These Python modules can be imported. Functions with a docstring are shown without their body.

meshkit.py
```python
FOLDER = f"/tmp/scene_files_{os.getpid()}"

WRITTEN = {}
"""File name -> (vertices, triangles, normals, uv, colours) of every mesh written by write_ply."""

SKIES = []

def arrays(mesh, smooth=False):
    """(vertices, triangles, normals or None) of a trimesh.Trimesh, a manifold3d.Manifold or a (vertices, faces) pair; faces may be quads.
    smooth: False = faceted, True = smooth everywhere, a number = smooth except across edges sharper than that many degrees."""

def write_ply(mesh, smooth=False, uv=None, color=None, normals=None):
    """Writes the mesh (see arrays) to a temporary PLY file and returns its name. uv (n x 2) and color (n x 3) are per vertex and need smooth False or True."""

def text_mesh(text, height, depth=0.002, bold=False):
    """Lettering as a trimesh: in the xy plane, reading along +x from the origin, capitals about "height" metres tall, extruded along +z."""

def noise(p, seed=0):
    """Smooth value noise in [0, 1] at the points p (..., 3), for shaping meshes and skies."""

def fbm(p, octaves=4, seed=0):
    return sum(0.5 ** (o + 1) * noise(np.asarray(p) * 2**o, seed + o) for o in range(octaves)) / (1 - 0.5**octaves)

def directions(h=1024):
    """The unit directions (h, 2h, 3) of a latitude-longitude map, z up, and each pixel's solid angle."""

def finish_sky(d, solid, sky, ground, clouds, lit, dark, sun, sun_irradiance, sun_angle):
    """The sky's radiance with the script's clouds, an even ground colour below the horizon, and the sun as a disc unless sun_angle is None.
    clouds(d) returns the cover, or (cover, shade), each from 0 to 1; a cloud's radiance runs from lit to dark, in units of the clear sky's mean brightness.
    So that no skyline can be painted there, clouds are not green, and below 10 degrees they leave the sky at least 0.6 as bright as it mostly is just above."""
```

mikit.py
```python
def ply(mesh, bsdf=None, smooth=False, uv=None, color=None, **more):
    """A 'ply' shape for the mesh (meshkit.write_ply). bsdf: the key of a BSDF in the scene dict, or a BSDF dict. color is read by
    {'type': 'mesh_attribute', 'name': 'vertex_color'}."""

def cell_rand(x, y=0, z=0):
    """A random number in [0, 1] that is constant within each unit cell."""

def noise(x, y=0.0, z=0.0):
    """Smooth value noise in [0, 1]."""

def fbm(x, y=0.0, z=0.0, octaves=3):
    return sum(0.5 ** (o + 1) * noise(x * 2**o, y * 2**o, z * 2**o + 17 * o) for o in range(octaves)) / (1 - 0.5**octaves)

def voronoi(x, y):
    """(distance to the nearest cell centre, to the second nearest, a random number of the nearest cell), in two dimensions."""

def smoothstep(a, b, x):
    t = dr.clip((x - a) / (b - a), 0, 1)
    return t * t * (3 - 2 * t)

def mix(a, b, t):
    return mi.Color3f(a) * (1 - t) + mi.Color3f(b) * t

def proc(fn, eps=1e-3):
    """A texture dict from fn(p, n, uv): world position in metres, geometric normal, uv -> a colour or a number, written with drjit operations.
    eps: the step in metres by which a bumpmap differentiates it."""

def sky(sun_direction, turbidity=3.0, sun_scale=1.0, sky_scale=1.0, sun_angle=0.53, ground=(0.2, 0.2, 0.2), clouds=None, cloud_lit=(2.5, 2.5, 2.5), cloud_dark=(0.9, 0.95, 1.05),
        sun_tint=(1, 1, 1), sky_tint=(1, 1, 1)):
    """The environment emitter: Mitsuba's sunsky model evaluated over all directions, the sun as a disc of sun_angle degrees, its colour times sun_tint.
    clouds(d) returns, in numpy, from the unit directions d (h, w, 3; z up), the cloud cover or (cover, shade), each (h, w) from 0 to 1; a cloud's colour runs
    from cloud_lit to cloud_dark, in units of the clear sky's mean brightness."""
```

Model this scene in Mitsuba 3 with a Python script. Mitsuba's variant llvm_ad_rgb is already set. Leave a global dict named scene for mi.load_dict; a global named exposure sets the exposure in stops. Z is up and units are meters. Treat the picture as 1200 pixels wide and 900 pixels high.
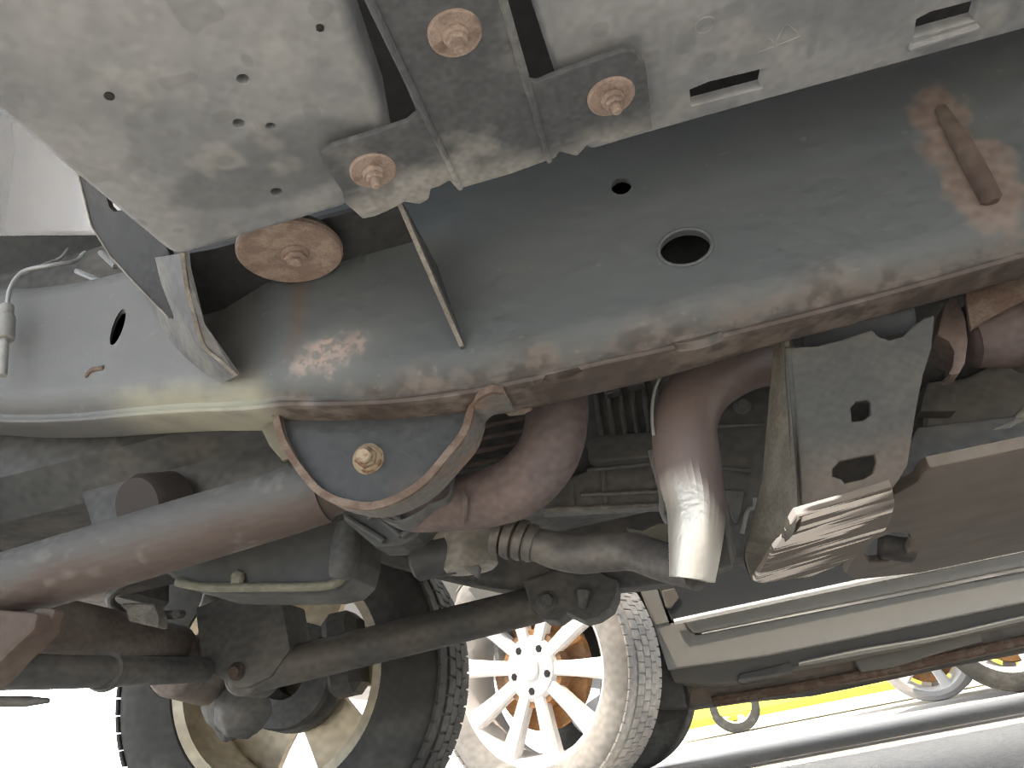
import math, numpy as np, trimesh, mitsuba as mi, mikit, drjit as dr
import manifold3d as m3, mapbox_earcut
from shapely.geometry import Polygon
from mikit import noise, fbm, smoothstep, mix
scene, labels = {}, {}
T = mi.ScalarTransform4f
V = lambda *a: np.array(a, float)
# ---------------------------------------------------------------- camera, sky, sun, exposure
# world: x towards the vehicle's rear, y across it (away from the photographer), z up, ground at z = 0
CAM = V(0, 0, .12)
FOCAL, YAW, PITCH, ROLL = 930., math.radians(7), math.radians(25.3), math.radians(11)
FWD = V(-math.sin(YAW) * math.cos(PITCH), math.cos(YAW) * math.cos(PITCH), math.sin(PITCH))
R0 = np.cross(FWD, [0, 0, 1]); R0 /= np.linalg.norm(R0)
U0 = np.cross(R0, FWD)
RIGHT = math.cos(ROLL) * R0 - math.sin(ROLL) * U0
UP = math.sin(ROLL) * R0 + math.cos(ROLL) * U0
scene['camera'] = {'type': 'perspective', 'fov': math.degrees(2 * math.atan(600 / FOCAL)), 'fov_axis': 'x', 'near_clip': .01, 'far_clip': 500.,
                   'to_world': T().look_at(origin=CAM.tolist(), target=(CAM + FWD).tolist(), up=UP.tolist())}
SUN = V(-.30, -.32, .90)
def clouds(d):
    import meshkit
    c = meshkit.fbm(d * 3.0, 4, seed=3)
    return np.clip((c - .25) * 3, 0, 1) * .9
scene['sky'] = mikit.sky(SUN.tolist(), turbidity=4., sun_scale=.8, sky_scale=1.9, ground=(.42, .41, .39), clouds=clouds, cloud_lit=(2.8, 2.8, 2.8), cloud_dark=(1.8, 1.85, 1.9), sky_tint=(1.05, 1., .93), sun_tint=(1., .985, .95))
exposure = 2.25

# ---------------------------------------------------------------- tracing: a sight line meets the plane of the real thing
def sight(px, py): return FWD + RIGHT * (px - 600) / FOCAL - UP * (py - 450) / FOCAL
def at(px, py, y=None, z=None, x=None):
    r = sight(px, py)
    k, v = (1, y) if y is not None else (2, z) if z is not None else (0, x)
    return CAM + r * (v - CAM[k]) / r[k]
def depth(p): return float((np.asarray(p) - CAM) @ FWD)
class Plane:
    def __init__(s, o, n):
        s.o, n = np.asarray(o, float), np.asarray(n, float) / np.linalg.norm(n)
        if n @ (s.o - CAM) < 0: n = -n
        s.n = n                                         # points away from the viewer's side
        a = V(0, 0, 1) if abs(n[2]) < .8 else V(0, 1, 0)
        s.e1 = np.cross(a, n); s.e1 /= np.linalg.norm(s.e1); s.e2 = np.cross(n, s.e1)
    def hit(s, px, py):
        r = sight(px, py); p = CAM + r * ((s.o - CAM) @ s.n) / (r @ s.n) - s.o
        return (p @ s.e1, p @ s.e2)
    def flat(s, p): return ((np.asarray(p) - s.o) @ s.e1, (np.asarray(p) - s.o) @ s.e2)
    def trace(s, pts): return [s.hit(*p) for p in pts]
def PY(y): return Plane(V(0, y, .4), V(0, 1, 0))
def PZ(z): return Plane(V(0, .5, z), V(0, 0, 1))
def P3(a, b, c): return Plane(a, np.cross(np.subtract(b, a), np.subtract(c, a)))

# ---------------------------------------------------------------- shapes
def loop2(pts, maxlen=None):
    p = np.asarray(pts, float)
    if maxlen:
        q = []
        for a, b in zip(p, np.roll(p, -1, 0)):
            n = max(1, int(np.linalg.norm(b - a) / maxlen)); q += [a + (b - a) * k / n for k in range(n)]
        p = np.array(q)
    return p
def inward(p):
    a, b = p - np.roll(p, 1, 0), np.roll(p, -1, 0) - p
    a /= np.linalg.norm(a, axis=1, keepdims=True) + 1e-12; b /= np.linalg.norm(b, axis=1, keepdims=True) + 1e-12
    na, nb = np.c_[-a[:, 1], a[:, 0]], np.c_[-b[:, 1], b[:, 0]]
    m = na + nb; m /= np.linalg.norm(m, axis=1, keepdims=True) + 1e-12
    return m / np.maximum((m * na).sum(1, keepdims=True), .5)
def slab(outline, pl, t, holes=(), bevel=.0012, rnd=0, steps=2, maxlen=None, rnd_in=None):
    """A plate of thickness t behind its traced outline, its front edges rounded."""
    poly = Polygon(outline).buffer(0)
    if poly.geom_type != 'Polygon': poly = max(poly.geoms, key=lambda g: g.area)
    if rnd: poly = poly.buffer(-rnd, quad_segs=5).buffer(2 * rnd, quad_segs=5).buffer(-rnd, quad_segs=5)
    poly = poly.simplify(.0002)
    for q in holes: poly = poly.difference(Polygon(q).buffer(0))
    if poly.geom_type != 'Polygon': poly = max(poly.geoms, key=lambda g: g.area)
    poly = __import__('shapely').geometry.polygon.orient(poly)
    loops = [loop2(list(r.coords)[:-1], maxlen) for r in [poly.exterior, *poly.interiors]]
    ins = [inward(l) * (1 if not i else min(1, .001 / max(bevel, 1e-6))) for i, l in enumerate(loops)]
    prof = [(bevel * (1 - math.sin(a)), bevel * (1 - math.cos(a))) for a in np.linspace(0, math.pi / 2, steps + 1)] + [(0, t)]
    size = [len(l) for l in loops]; N = sum(size); L, I = np.vstack(loops), np.vstack(ins)
    vs = []
    for off, d in prof:
        q = L + I * off
        vs.append(pl.o + q[:, :1] * pl.e1 + q[:, 1:] * pl.e2 + d * pl.n)
    tri = mapbox_earcut.triangulate_float64((L + I * prof[0][0]), np.cumsum(size).astype(np.uint32)).reshape(-1, 3).astype(int)
    tri2 = mapbox_earcut.triangulate_float64(L, np.cumsum(size).astype(np.uint32)).reshape(-1, 3).astype(int)
    fs = [tri, tri2[:, ::-1] + N * (len(prof) - 1)]
    for k in range(len(prof) - 1):
        s = 0
        for n in size:
            i = np.arange(n) + s; j = (np.arange(n) + 1) % n + s
            a, b, c, d = i + k * N, j + k * N, j + (k + 1) * N, i + (k + 1) * N
            fs += [np.c_[a, d, c], np.c_[a, c, b]]; s += n
    m = trimesh.Trimesh(np.vstack(vs), np.vstack(fs), process=False)
    if m.volume < 0: m.invert()
    return m
def cat(*ms): return trimesh.util.concatenate(list(ms))
def smoothpath(pts, n=8):
    p = np.asarray(pts, float); q = np.vstack([2 * p[0] - p[1], p, 2 * p[-1] - p[-2]]); out = []
    for i in range(1, len(q) - 2):
        for t in np.arange(n) / n:
            a, b, c, d = q[i - 1:i + 3]
            out.append(.5 * (2 * b + (c - a) * t + (2 * a - 5 * b + 4 * c - d) * t * t + (3 * b - 3 * c + d - a) * t ** 3))
    return np.array(out + [p[-1]])
def frames(p):
    t = np.gradient(p, axis=0); t /= np.linalg.norm(t, axis=1, keepdims=True)
    a = np.cross(t[0], V(0, 0, 1) if abs(t[0][2]) < .9 else V(1, 0, 0)); a /= np.linalg.norm(a); A = []
    for k in range(len(p)):
        a = a - t[k] * (a @ t[k]); a /= np.linalg.norm(a); A.append(a)
    A = np.array(A); return t, A, np.cross(t, A)
def tube(pts, r, seg=20, smooth=0, rounded=0.0, squash=1.0):
    p = np.asarray(pts, float); r = np.broadcast_to(np.asarray(r, float), (len(p),)).copy()
    if smooth:
        rr = smoothpath(np.c_[r, r, r], smooth)[:, 0]; p = smoothpath(p, smooth); r = rr
    t, A, B = frames(p)
    w = np.linspace(0, 2 * np.pi, seg, endpoint=False)
    if rounded:
        p = np.vstack([p[0], p, p[-1]]); t = np.vstack([t[0], t, t[-1]]); A = np.vstack([A[0], A, A[-1]]); B = np.vstack([B[0], B, B[-1]])
        r = np.r_[r[0] - rounded, r, r[-1] - rounded]
        p[1] += t[1] * rounded; p[-2] -= t[-2] * rounded
    v = p[:, None] + r[:, None, None] * (np.cos(w)[None, :, None] * A[:, None] + squash * np.sin(w)[None, :, None] * B[:, None])
    return skin(v)
def skin(v, closed=False, caps=True):
    n, s = v.shape[:2]; f = []
    for i in range(n if closed else n - 1):
        a = i * s + np.arange(s); b = i * s + (np.arange(s) + 1) % s; o = ((i + 1) % n - i) * s
        f += [np.c_[a, b, b + o], np.c_[a, b + o, a + o]]
    V_ = v.reshape(-1, 3)
    if caps and not closed:
        V_ = np.vstack([V_, v[0].mean(0), v[-1].mean(0)]); k = np.arange(s); k2 = (k + 1) % s
        f += [np.c_[k2, k, np.full(s, n * s)], np.c_[k, k2, np.full(s, 0)] * [1, 1, 0] + [(n - 1) * s, (n - 1) * s, n * s + 1]]
    m = trimesh.Trimesh(V_, np.vstack(f), process=False)
    if m.volume < 0: m.invert()
    return m
def lathe(prof, o, ax, n=48, a0=0, a1=2 * math.pi):
    """prof: closed ring of (radius, along axis)"""
    ax = np.asarray(ax, float) / np.linalg.norm(ax); u = np.cross(ax, V(0, 0, 1) if abs(ax[2]) < .9 else V(1, 0, 0)); u /= np.linalg.norm(u); w = np.cross(ax, u)
    p = np.asarray(prof, float); full = a1 - a0 > 6.28
    an = np.linspace(a0, a1, n, endpoint=not full)
    d = np.cos(an)[:, None] * u + np.sin(an)[:, None] * w
    v = np.asarray(o, float) + p[None, :, :1] * d[:, None] + p[None, :, 1:] * ax
    return skin(v, closed=full)
def box(c, s, b=.003, rot=None):
    h = np.asarray(s, float) / 2; pts = []
    for sx in (-1, 1):
        for sy in (-1, 1):
            for sz in (-1, 1):
                for k in range(3):
                    q = h - b; q = q.copy(); q[k] = h[k]; pts.append(q * [sx, sy, sz])
    m = trimesh.convex.convex_hull(np.array(pts))
    if rot is not None: m.apply_transform(rot)
    m.apply_translation(c); return m
def ROT(ax, deg): return trimesh.transformations.rotation_matrix(math.radians(deg), ax)
def hull(pts): return trimesh.convex.convex_hull(np.asarray(pts, float))
def hexbolt(o, ax, r, washer=None, h=.008, stud=0, turn=0.):
    """head, washer and stud at o, pointing along ax"""
    ax = np.asarray(ax, float) / np.linalg.norm(ax); ms = []
    u = np.cross(ax, V(0, 0, 1) if abs(ax[2]) < .9 else V(1, 0, 0)); u /= np.linalg.norm(u); w = np.cross(ax, u)
    if washer: ms.append(lathe([(0.0001, -.001), (washer, -.001), (washer, .0012), (washer * .93, .0022), (.0001, .0026)], o, ax, 36))
    b = .0026 if washer else 0
    ms.append(lathe([(.0001, b), (r * 1.22, b), (r * 1.22, b + .0015), (r * 1.02, b + .0035), (.0001, b + .0035)], o, ax, 28))
    an = np.arange(6) * np.pi / 3 + turn; d = np.cos(an)[:, None] * u + np.sin(an)[:, None] * w
    ms.append(hull(np.vstack([o + d * r + ax * b, o + d * r + ax * (b + h * .8), o + d * r * .84 + ax * (b + h)])))
    if stud: ms.append(tube([o + ax * b, o + ax * (b + h + stud)], r * .5, 12, rounded=.001))
    return cat(*ms)
def blob(c, rad, amp=.1, seed=0, sub=3, fr=3.):
    import meshkit
    m = trimesh.creation.icosphere(sub); v = np.array(m.vertices)
    k = 1 + amp * 2 * (meshkit.fbm(v * fr + seed * 7.3, 3, seed) - .5)
    m.vertices = v * k[:, None] * np.asarray(rad); m.apply_translation(c); return m

# ---------------------------------------------------------------- scene entries
used = {}
def key_of(parent, name):
    base = f'{parent}__{name}' if parent else name; n = used.get(base, 0); used[base] = n + 1
    return base if n == 0 else f'{base}_{n:03d}'
def part(parent, name, mesh, mat, label=None, smooth=35):
    k = key_of(parent, name); scene[k] = mikit.ply(mesh, mat, smooth=smooth)
    if label: labels[k] = {'label': label}
    return k
def thing(name, label, cat_, group=None):
    k = key_of(None, name); labels[k] = {'label': label, 'category': cat_}
    if group: labels[k]['group'] = group
    return k

# ---------------------------------------------------------------- materials
TONE = dict(panel_paint=1.52, strap_paint=1.15, dark_steel=.17, bracket_steel=.44, flange_steel=.8, grey_bracket=.55, bare_edge=.7, rust_edge=.85, rusty_bolt=1.15, zinc_bolt=.8, rusty_washer=1.5,
            arm_paint=.72, arm_rust=.75, exhaust_rust=1.25, crossmember_paint=.85, crossmember_side=.75, rail_paint=.92, clean_plastic=.45, grey_olive=.45, clamp_rust=.6,
            cast_dark=.56, black_plastic=.45, pan_paint=.5, cast_alloy=.55, cast_alloy_dark=.75, far_arm=.55, rubber=.7, exhaust_dull=.6, pan_lip=.7)
def mat(name, color, rough=.6, metal=0., spec=.4, bump=None, bscale=.0006, coat=0., eps=.0006):
    b = {'type': 'principled', 'roughness': rough if not callable(rough) else mikit.proc(rough), 'metallic': metal if not callable(metal) else mikit.proc(metal), 'specular': spec}
    if name in TONE:                                    # painted and rusted steel is dark: the measured tones of these surfaces
        k, c0 = TONE[name], color
        color = (lambda p, n, uv: mi.Color3f(c0(p, n, uv)) * k) if callable(c0) else [q * k for q in c0]
    b['base_color'] = mikit.proc(color) if callable(color) else {'type': 'rgb', 'value': list(color)}
    if coat: b['clearcoat'] = coat; b['clearcoat_gloss'] = .92
    if bump: b = {'type': 'bumpmap', 'arbitrary': mikit.proc(bump, eps=eps), 'scale': bscale, 'bsdf': b}
    scene[name] = {'type': 'twosided', 'bsdf': b}
    return name
def wear(base, other, s, lo, hi, fine=None, seed=0.):
    def fn(p, n, uv):
        t = smoothstep(lo, hi, fbm(p.x * s + seed, p.y * s, p.z * s, 4))
        c = mix(base, other, t)
        f = noise(p.x * s * 9 + seed, p.y * s * 9, p.z * s * 9)
        return c * (.82 + .36 * f)
    return fn
lumps = lambda s, o=3: (lambda p, n, uv: fbm(p.x * s, p.y * s, p.z * s, o))

STAIN = at(312, 198, z=.5)
def panel_col(p, n, uv):
    a = fbm(p.x * 9 + 3, p.y * 9, p.z * 3, 4); b = fbm(p.x * 30, p.y * 30 + 9, 0, 3); c = noise(p.x * 220, p.y * 220)
    col = mix((.150, .157, .162), (.108, .115, .122), smoothstep(.44, .68, a))
    e = dr.sqrt(dr.square((p.x - STAIN[0]) * .62 + (p.y - STAIN[1]) * .25) + dr.square((p.y - STAIN[1]) * 1.25)) + (a - .5) * .05      # bare patch without dust
    col = mix(col, (.072, .078, .082), smoothstep(.052, .036, e) * .85)
    col = mix(col, (.20, .20, .19), smoothstep(.60, .75, b) * .35)
    col = mix(col, (.08, .085, .085), smoothstep(.78, .84, noise(p.x * 60 + 5, p.y * 60)) * .3)
    return col * (.92 + .16 * c)
mat('panel_paint', panel_col, .55, bump=lumps(60), bscale=.002)
def strap_col(p, n, uv):
    a = fbm(p.x * 25, p.y * 25 + 4, p.z * 25, 4)
    dust = smoothstep(.405, .44, p.y + .03 * (a - .5) * 2) * .8 + smoothstep(.55, .75, a) * .35
    return mix((.062, .067, .072), (.21, .21, .20), dr.clip(dust, 0, 1)) * (.85 + .3 * noise(p.x * 300, p.y * 300))
mat('strap_paint', strap_col, .6, bump=lumps(80), bscale=.002)
BLACK = (.088, .098, .10)
mat('dark_steel', wear((.072, .078, .078), (.13, .12, .105), 22, .5, .7), .55, bump=lumps(120), bscale=.0012)
mat('bracket_steel', wear((.085, .092, .095), (.15, .125, .108), 18, .60, .78), .5, bump=lumps(120), bscale=.001)
mat('grey_bracket', wear((.17, .175, .18), (.24, .24, .225), 20, .45, .7), .5)
mat('bare_edge', wear((.20, .185, .16), (.29, .275, .24), 60, .4, .7), .6)
mat('rust_edge', wear((.13, .088, .067), (.19, .15, .12), 60, .4, .7), .8, bump=lumps(250), bscale=.001)
mat('rusty_bolt', wear((.21, .165, .138), (.14, .105, .087), 120, .5, .7), .8, bump=lumps(400), bscale=.0008)
mat('zinc_bolt', wear((.36, .29, .2), (.2, .12, .075), 130, .5, .7), .5, .3)
mat('rusty_washer', wear((.135, .102, .084), (.18, .145, .12), 90, .4, .7), .85, bump=lumps(300), bscale=.0012)
def arm_col(p, n, uv):
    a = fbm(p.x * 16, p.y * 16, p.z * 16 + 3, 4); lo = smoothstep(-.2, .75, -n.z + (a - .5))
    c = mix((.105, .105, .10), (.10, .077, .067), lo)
    return mix(c, (.18, .175, .16), smoothstep(.58, .78, fbm(p.x * 45, p.y * 45, p.z * 45, 3)) * .6)
mat('arm_paint', arm_col, .6, bump=lumps(130), bscale=.0018)
mat('axle_rust', wear((.15, .125, .108), (.20, .175, .15), 16, .4, .7), .7, bump=lumps(150), bscale=.0015)
mat('exhaust_rust', wear((.085, .070, .069), (.115, .09, .084), 20, .4, .7), .75, bump=lumps(300), bscale=.0006)
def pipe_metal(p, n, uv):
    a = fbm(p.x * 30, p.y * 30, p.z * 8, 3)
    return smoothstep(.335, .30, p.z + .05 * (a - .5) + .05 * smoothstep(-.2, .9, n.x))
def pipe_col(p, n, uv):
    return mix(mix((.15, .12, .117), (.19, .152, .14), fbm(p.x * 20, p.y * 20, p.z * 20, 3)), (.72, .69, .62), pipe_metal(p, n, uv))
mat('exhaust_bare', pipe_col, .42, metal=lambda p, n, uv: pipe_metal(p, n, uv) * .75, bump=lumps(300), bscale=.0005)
mat('exhaust_dull', wear((.17, .16, .15), (.25, .23, .2), 20, .4, .7), .5, .3)
mat('cast_alloy', wear((.19, .195, .19), (.28, .275, .255), 18, .4, .7), .55, bump=lumps(150), bscale=.0008)
mat('cast_dark', wear((.15, .155, .15), (.22, .21, .19), 14, .45, .7), .6, bump=lumps(100), bscale=.001)
mat('pan_paint', wear((.15, .155, .145), (.22, .215, .18), 10, .5, .75), .45)
mat('black_plastic', wear((.12, .125, .125), (.17, .17, .16), 10, .5, .7), .6)
mat('clean_plastic', (.56, .56, .53), .4)
mat('line_metal', (.34, .35, .35), .45, .4)
def scraped(p, n, uv):
    a = noise(p.x * 11 + p.y * 3, p.y * 75, p.z * 75) * .65 + .35 * noise(p.x * 30 + 9, p.y * 210, p.z * 210)
    m = smoothstep(.47, .53, a) * smoothstep(.27, .48, fbm(p.x * 9 + 2, p.y * 16 + 5, 0, 3)) * smoothstep(.262, .256, p.z + .02 * (noise(p.x * 9, p.y * 9) - .3))
    c = mix((.135, .108, .088), (.185, .16, .132), fbm(p.x * 30, p.y * 30, p.z * 30, 3))
    return mix(c, (.92, .84, .75), m)
mat('scraped_steel', scraped, .6, bump=lumps(120), bscale=.0015)
def cross_col(p, n, uv):
    a = fbm(p.x * 18, p.y * 18 + 1, p.z * 18, 4); low = smoothstep(.31, .27, p.z + .03 * (a - .5))
    c = mix((.062, .064, .06), (.12, .11, .09), smoothstep(.48, .72, a) * .45)
    return mix(c, (.135, .107, .083), low * .7) * (.85 + .3 * noise(p.x * 250, p.y * 250, p.z * 250))
mat('crossmember_paint', cross_col, .6, bump=lumps(150), bscale=.001)
mat('crossmember_side', wear((.13, .12, .096), (.18, .165, .135), 40, .4, .7), .7, bump=lumps(150), bscale=.0012)
mat('rubber', wear((.085, .085, .08), (.14, .138, .125), 9, .45, .7), .75, spec=.3)
mat('dusty_rubber', wear((.30, .295, .285), (.42, .41, .39), 9, .4, .7), .85, spec=.3)
mat('pale_rubber', (.42, .41, .40), .8)
mat('warm_lit_alloy', wear((.56, .50, .38), (.42, .36, .25), 8, .4, .75), .4, .45)  # silver wheel alloy, the warm light on it put into the colour
mat('silver_alloy', (.80, .80, .80), .35, .1, coat=.4)
mat('disc_rust', wear((.36, .19, .08), (.25, .15, .09), 14, .4, .7), .7)
mat('grey_paint', (.235, .235, .225), .35, .1, coat=.6)
mat('dark_gloss', (.05, .055, .06), .2, 0, coat=1.)
mat('chrome', (.92, .92, .91), .4, .3)
mat('yellow_paint', (.85, .80, .12), .35, 0, coat=.5)
mat('white_paint', (.82, .82, .80), .35, 0, coat=.5)
mat('lamp_lens', (.16, .15, .13), .15, 0, coat=1.)
def ground_col(p, n, uv):
    a = noise(p.x * 160, p.y * 160) * .6 + .4 * noise(p.x * 420, p.y * 420); b = fbm(p.x * 1.3, p.y * 1.3, 0, 4)
    return mix((.54, .52, .485), (.45, .43, .40), b) * (.78 + .44 * a)
mat('concrete', ground_col, .9, bump=lambda p, n, uv: fbm(p.x * 150, p.y * 150, 0, 3), bscale=.003, eps=.002)
mat('kerb_stone', wear((.34, .32, .29), (.25, .24, .22), 4, .4, .7), .9)
mat('white_line', wear((.72, .71, .68), (.55, .53, .5), 12, .5, .75), .8)

# ================================================================ the setting
def plain(x0, x1, y0, y1, z, m, name, label=None):
    scene[name] = mikit.ply(trimesh.Trimesh([[x0, y0, z], [x1, y0, z], [x1, y1, z], [x0, y1, z]], [[0, 1, 2], [0, 2, 3]], process=False), m)
    labels[name] = {'kind': 'structure', **({'label': label} if label else {})}
plain(-80, 80, -60, 120, 0, 'concrete', 'ground', 'sunlit pale concrete ground of the car park')

# ================================================================ the off-road vehicle seen from below
car = thing('off_road_vehicle', 'rusty dark underside of an off-road vehicle, its frame rail crossing the whole picture', 'car')

# --- near frame rail: sections along x
def y_out(x):
    t = np.clip((-.262 - x) / .40, 0, 1)
    return .55 + .16 * (t - .5 * np.clip(t - .6, 0, 1) ** 2 / .4)
def on_rail(px, py):
    x = 0.
    for _ in range(40): q = at(px, py, y=float(y_out(x))); x = .5 * x + .5 * q[0]
    return at(px, py, y=float(y_out(x)))
SEAM = [(0, 487), (60, 486), (130, 480), (200, 474), (300, 468), (400, 464), (470, 460), (560, 447), (640, 430), (700, 416), (760, 403), (850, 382), (930, 362), (1040, 333), (1130, 308), (1200, 288)]
sp = np.array([on_rail(*q) for q in SEAM])
xs, zs_ = np.r_[sp[:, 0], .6, 1.2], np.r_[sp[:, 2], sp[-1, 2], sp[-1, 2]]
xs, zs_ = np.r_[xs[0] - .3, xs], np.r_[zs_[0] + .1, zs_]
from scipy.interpolate import PchipInterpolator
zseam = PchipInterpolator(xs, zs_)
W = .085
def Wx(x):
    t = np.clip(x / .16, 0, 1); return .085 - .017 * t * t * (3 - 2 * t)
def Hx(x):
    t = np.clip((x + .34) / .2, 0, 1); return .178 + .05 * t * t * (3 - 2 * t)
def section(x, grow=0.):
    H, W = float(Hx(x)), float(Wx(x))
    y0, z0 = float(y_out(x)), float(zseam(x)); r = .028; g = grow
    pts = []
    def arc(cy, cz, rr, a0, a1, n=8): pts.extend([(cy + rr * math.cos(a), cz + rr * math.sin(a)) for a in np.linspace(a0, a1, n)])
    arc(y0 + r, z0 + H - r, r - g, math.pi, math.pi / 2)                     # outer top
    arc(y0 + W - r, z0 + H - r, r - g, math.pi / 2, 0)
    arc(y0 + W - r, z0 - .004 + r, r - g, 0, -math.pi / 2)
    zb = z0 - .004
    if grow: arc(y0 + r + .004, zb + r + .006, r - g, -math.pi / 2, -math.pi)
    else:
        pts += [(y0 + .030, zb), (y0 + .016, zb - .0005), (y0 + .0125, zb + .001), (y0 + .0115, zb + .0038), (y0 + .0135, zb + .0062)]   # the lap of the two channels
        cy, cz = y0 + .034, zb + .038
        arc(cy, cz, .034, -2.2, -math.pi, 8)
    return np.array([(x, a, b) for a, b in pts])
def loft(xr, grow): return skin(np.array([section(x, grow) for x in xr]))
def man(m): return m3.Manifold(m3.Mesh(np.asarray(m.vertices, np.float32), np.asarray(m.faces, np.uint32)))
def tri(m): q = m.to_mesh(); return trimesh.Trimesh(q.vert_properties[:, :3], q.tri_verts, process=False)
xr = np.r_[np.arange(-.95, -.25, .012), np.arange(-.25, .6, .02), 1.2]
rail = man(loft(xr, 0)) - man(loft(np.r_[-.94, xr[1:-1], 1.19], .005))
def borer(px, py, rx, rz, deep=.03, on=None, tilt=0, ny=V(0, 1, 0)):
    o = on_rail(px, py) if on is None else on
    w = np.linspace(0, 2 * np.pi, 28, endpoint=False); a, b = rx * np.cos(w), rz * np.sin(w); c, s = math.cos(tilt), math.sin(tilt)
    u = np.cross(ny, V(0, 0, 1)) if abs(ny[2]) < .9 else V(1, 0, 0); u /= np.linalg.norm(u); v = np.cross(u, ny); v = v if v[2] >= 0 else -v
    ring = o + (a * c - b * s)[:, None] * u + (a * s + b * c)[:, None] * v
    return man(skin(np.array([ring - ny * .03, ring + ny * deep])))
for b in [(728, 218, .0085, .0085), (803, 290, .0205, .016)]: rail -= borer(*b)
rail -= borer(138, 383, .0075, .019, on=on_rail(138, 383), tilt=-.25, ny=V(-.45, .89, 0))
for px, py, rx, ry in [(820, 403, .019, .005), (950, 366, .013, .003), (660, 442, .017, .005)]:      # holes in the lower flange
    zb = float(zseam(at(px, py, y=.58)[0])) - .004; o = at(px, py, z=zb)
    w = np.linspace(0, 2 * np.pi, 24, endpoint=False); ring = o + np.c_[rx * np.cos(w), ry * 1.6 * np.sin(w), 0 * w]
    rail -= man(skin(np.array([ring - V(0, 0, .02), ring + V(0, 0, .0075 if px > 700 else .003)])))
coef = np.polyfit(np.linspace(-.65, .6, 200), zseam(np.linspace(-.65, .6, 200)), 7)
weldA, weldB = on_rail(1100, 125), on_rail(1162, 240)
patch = on_rail(385, 415)
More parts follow.
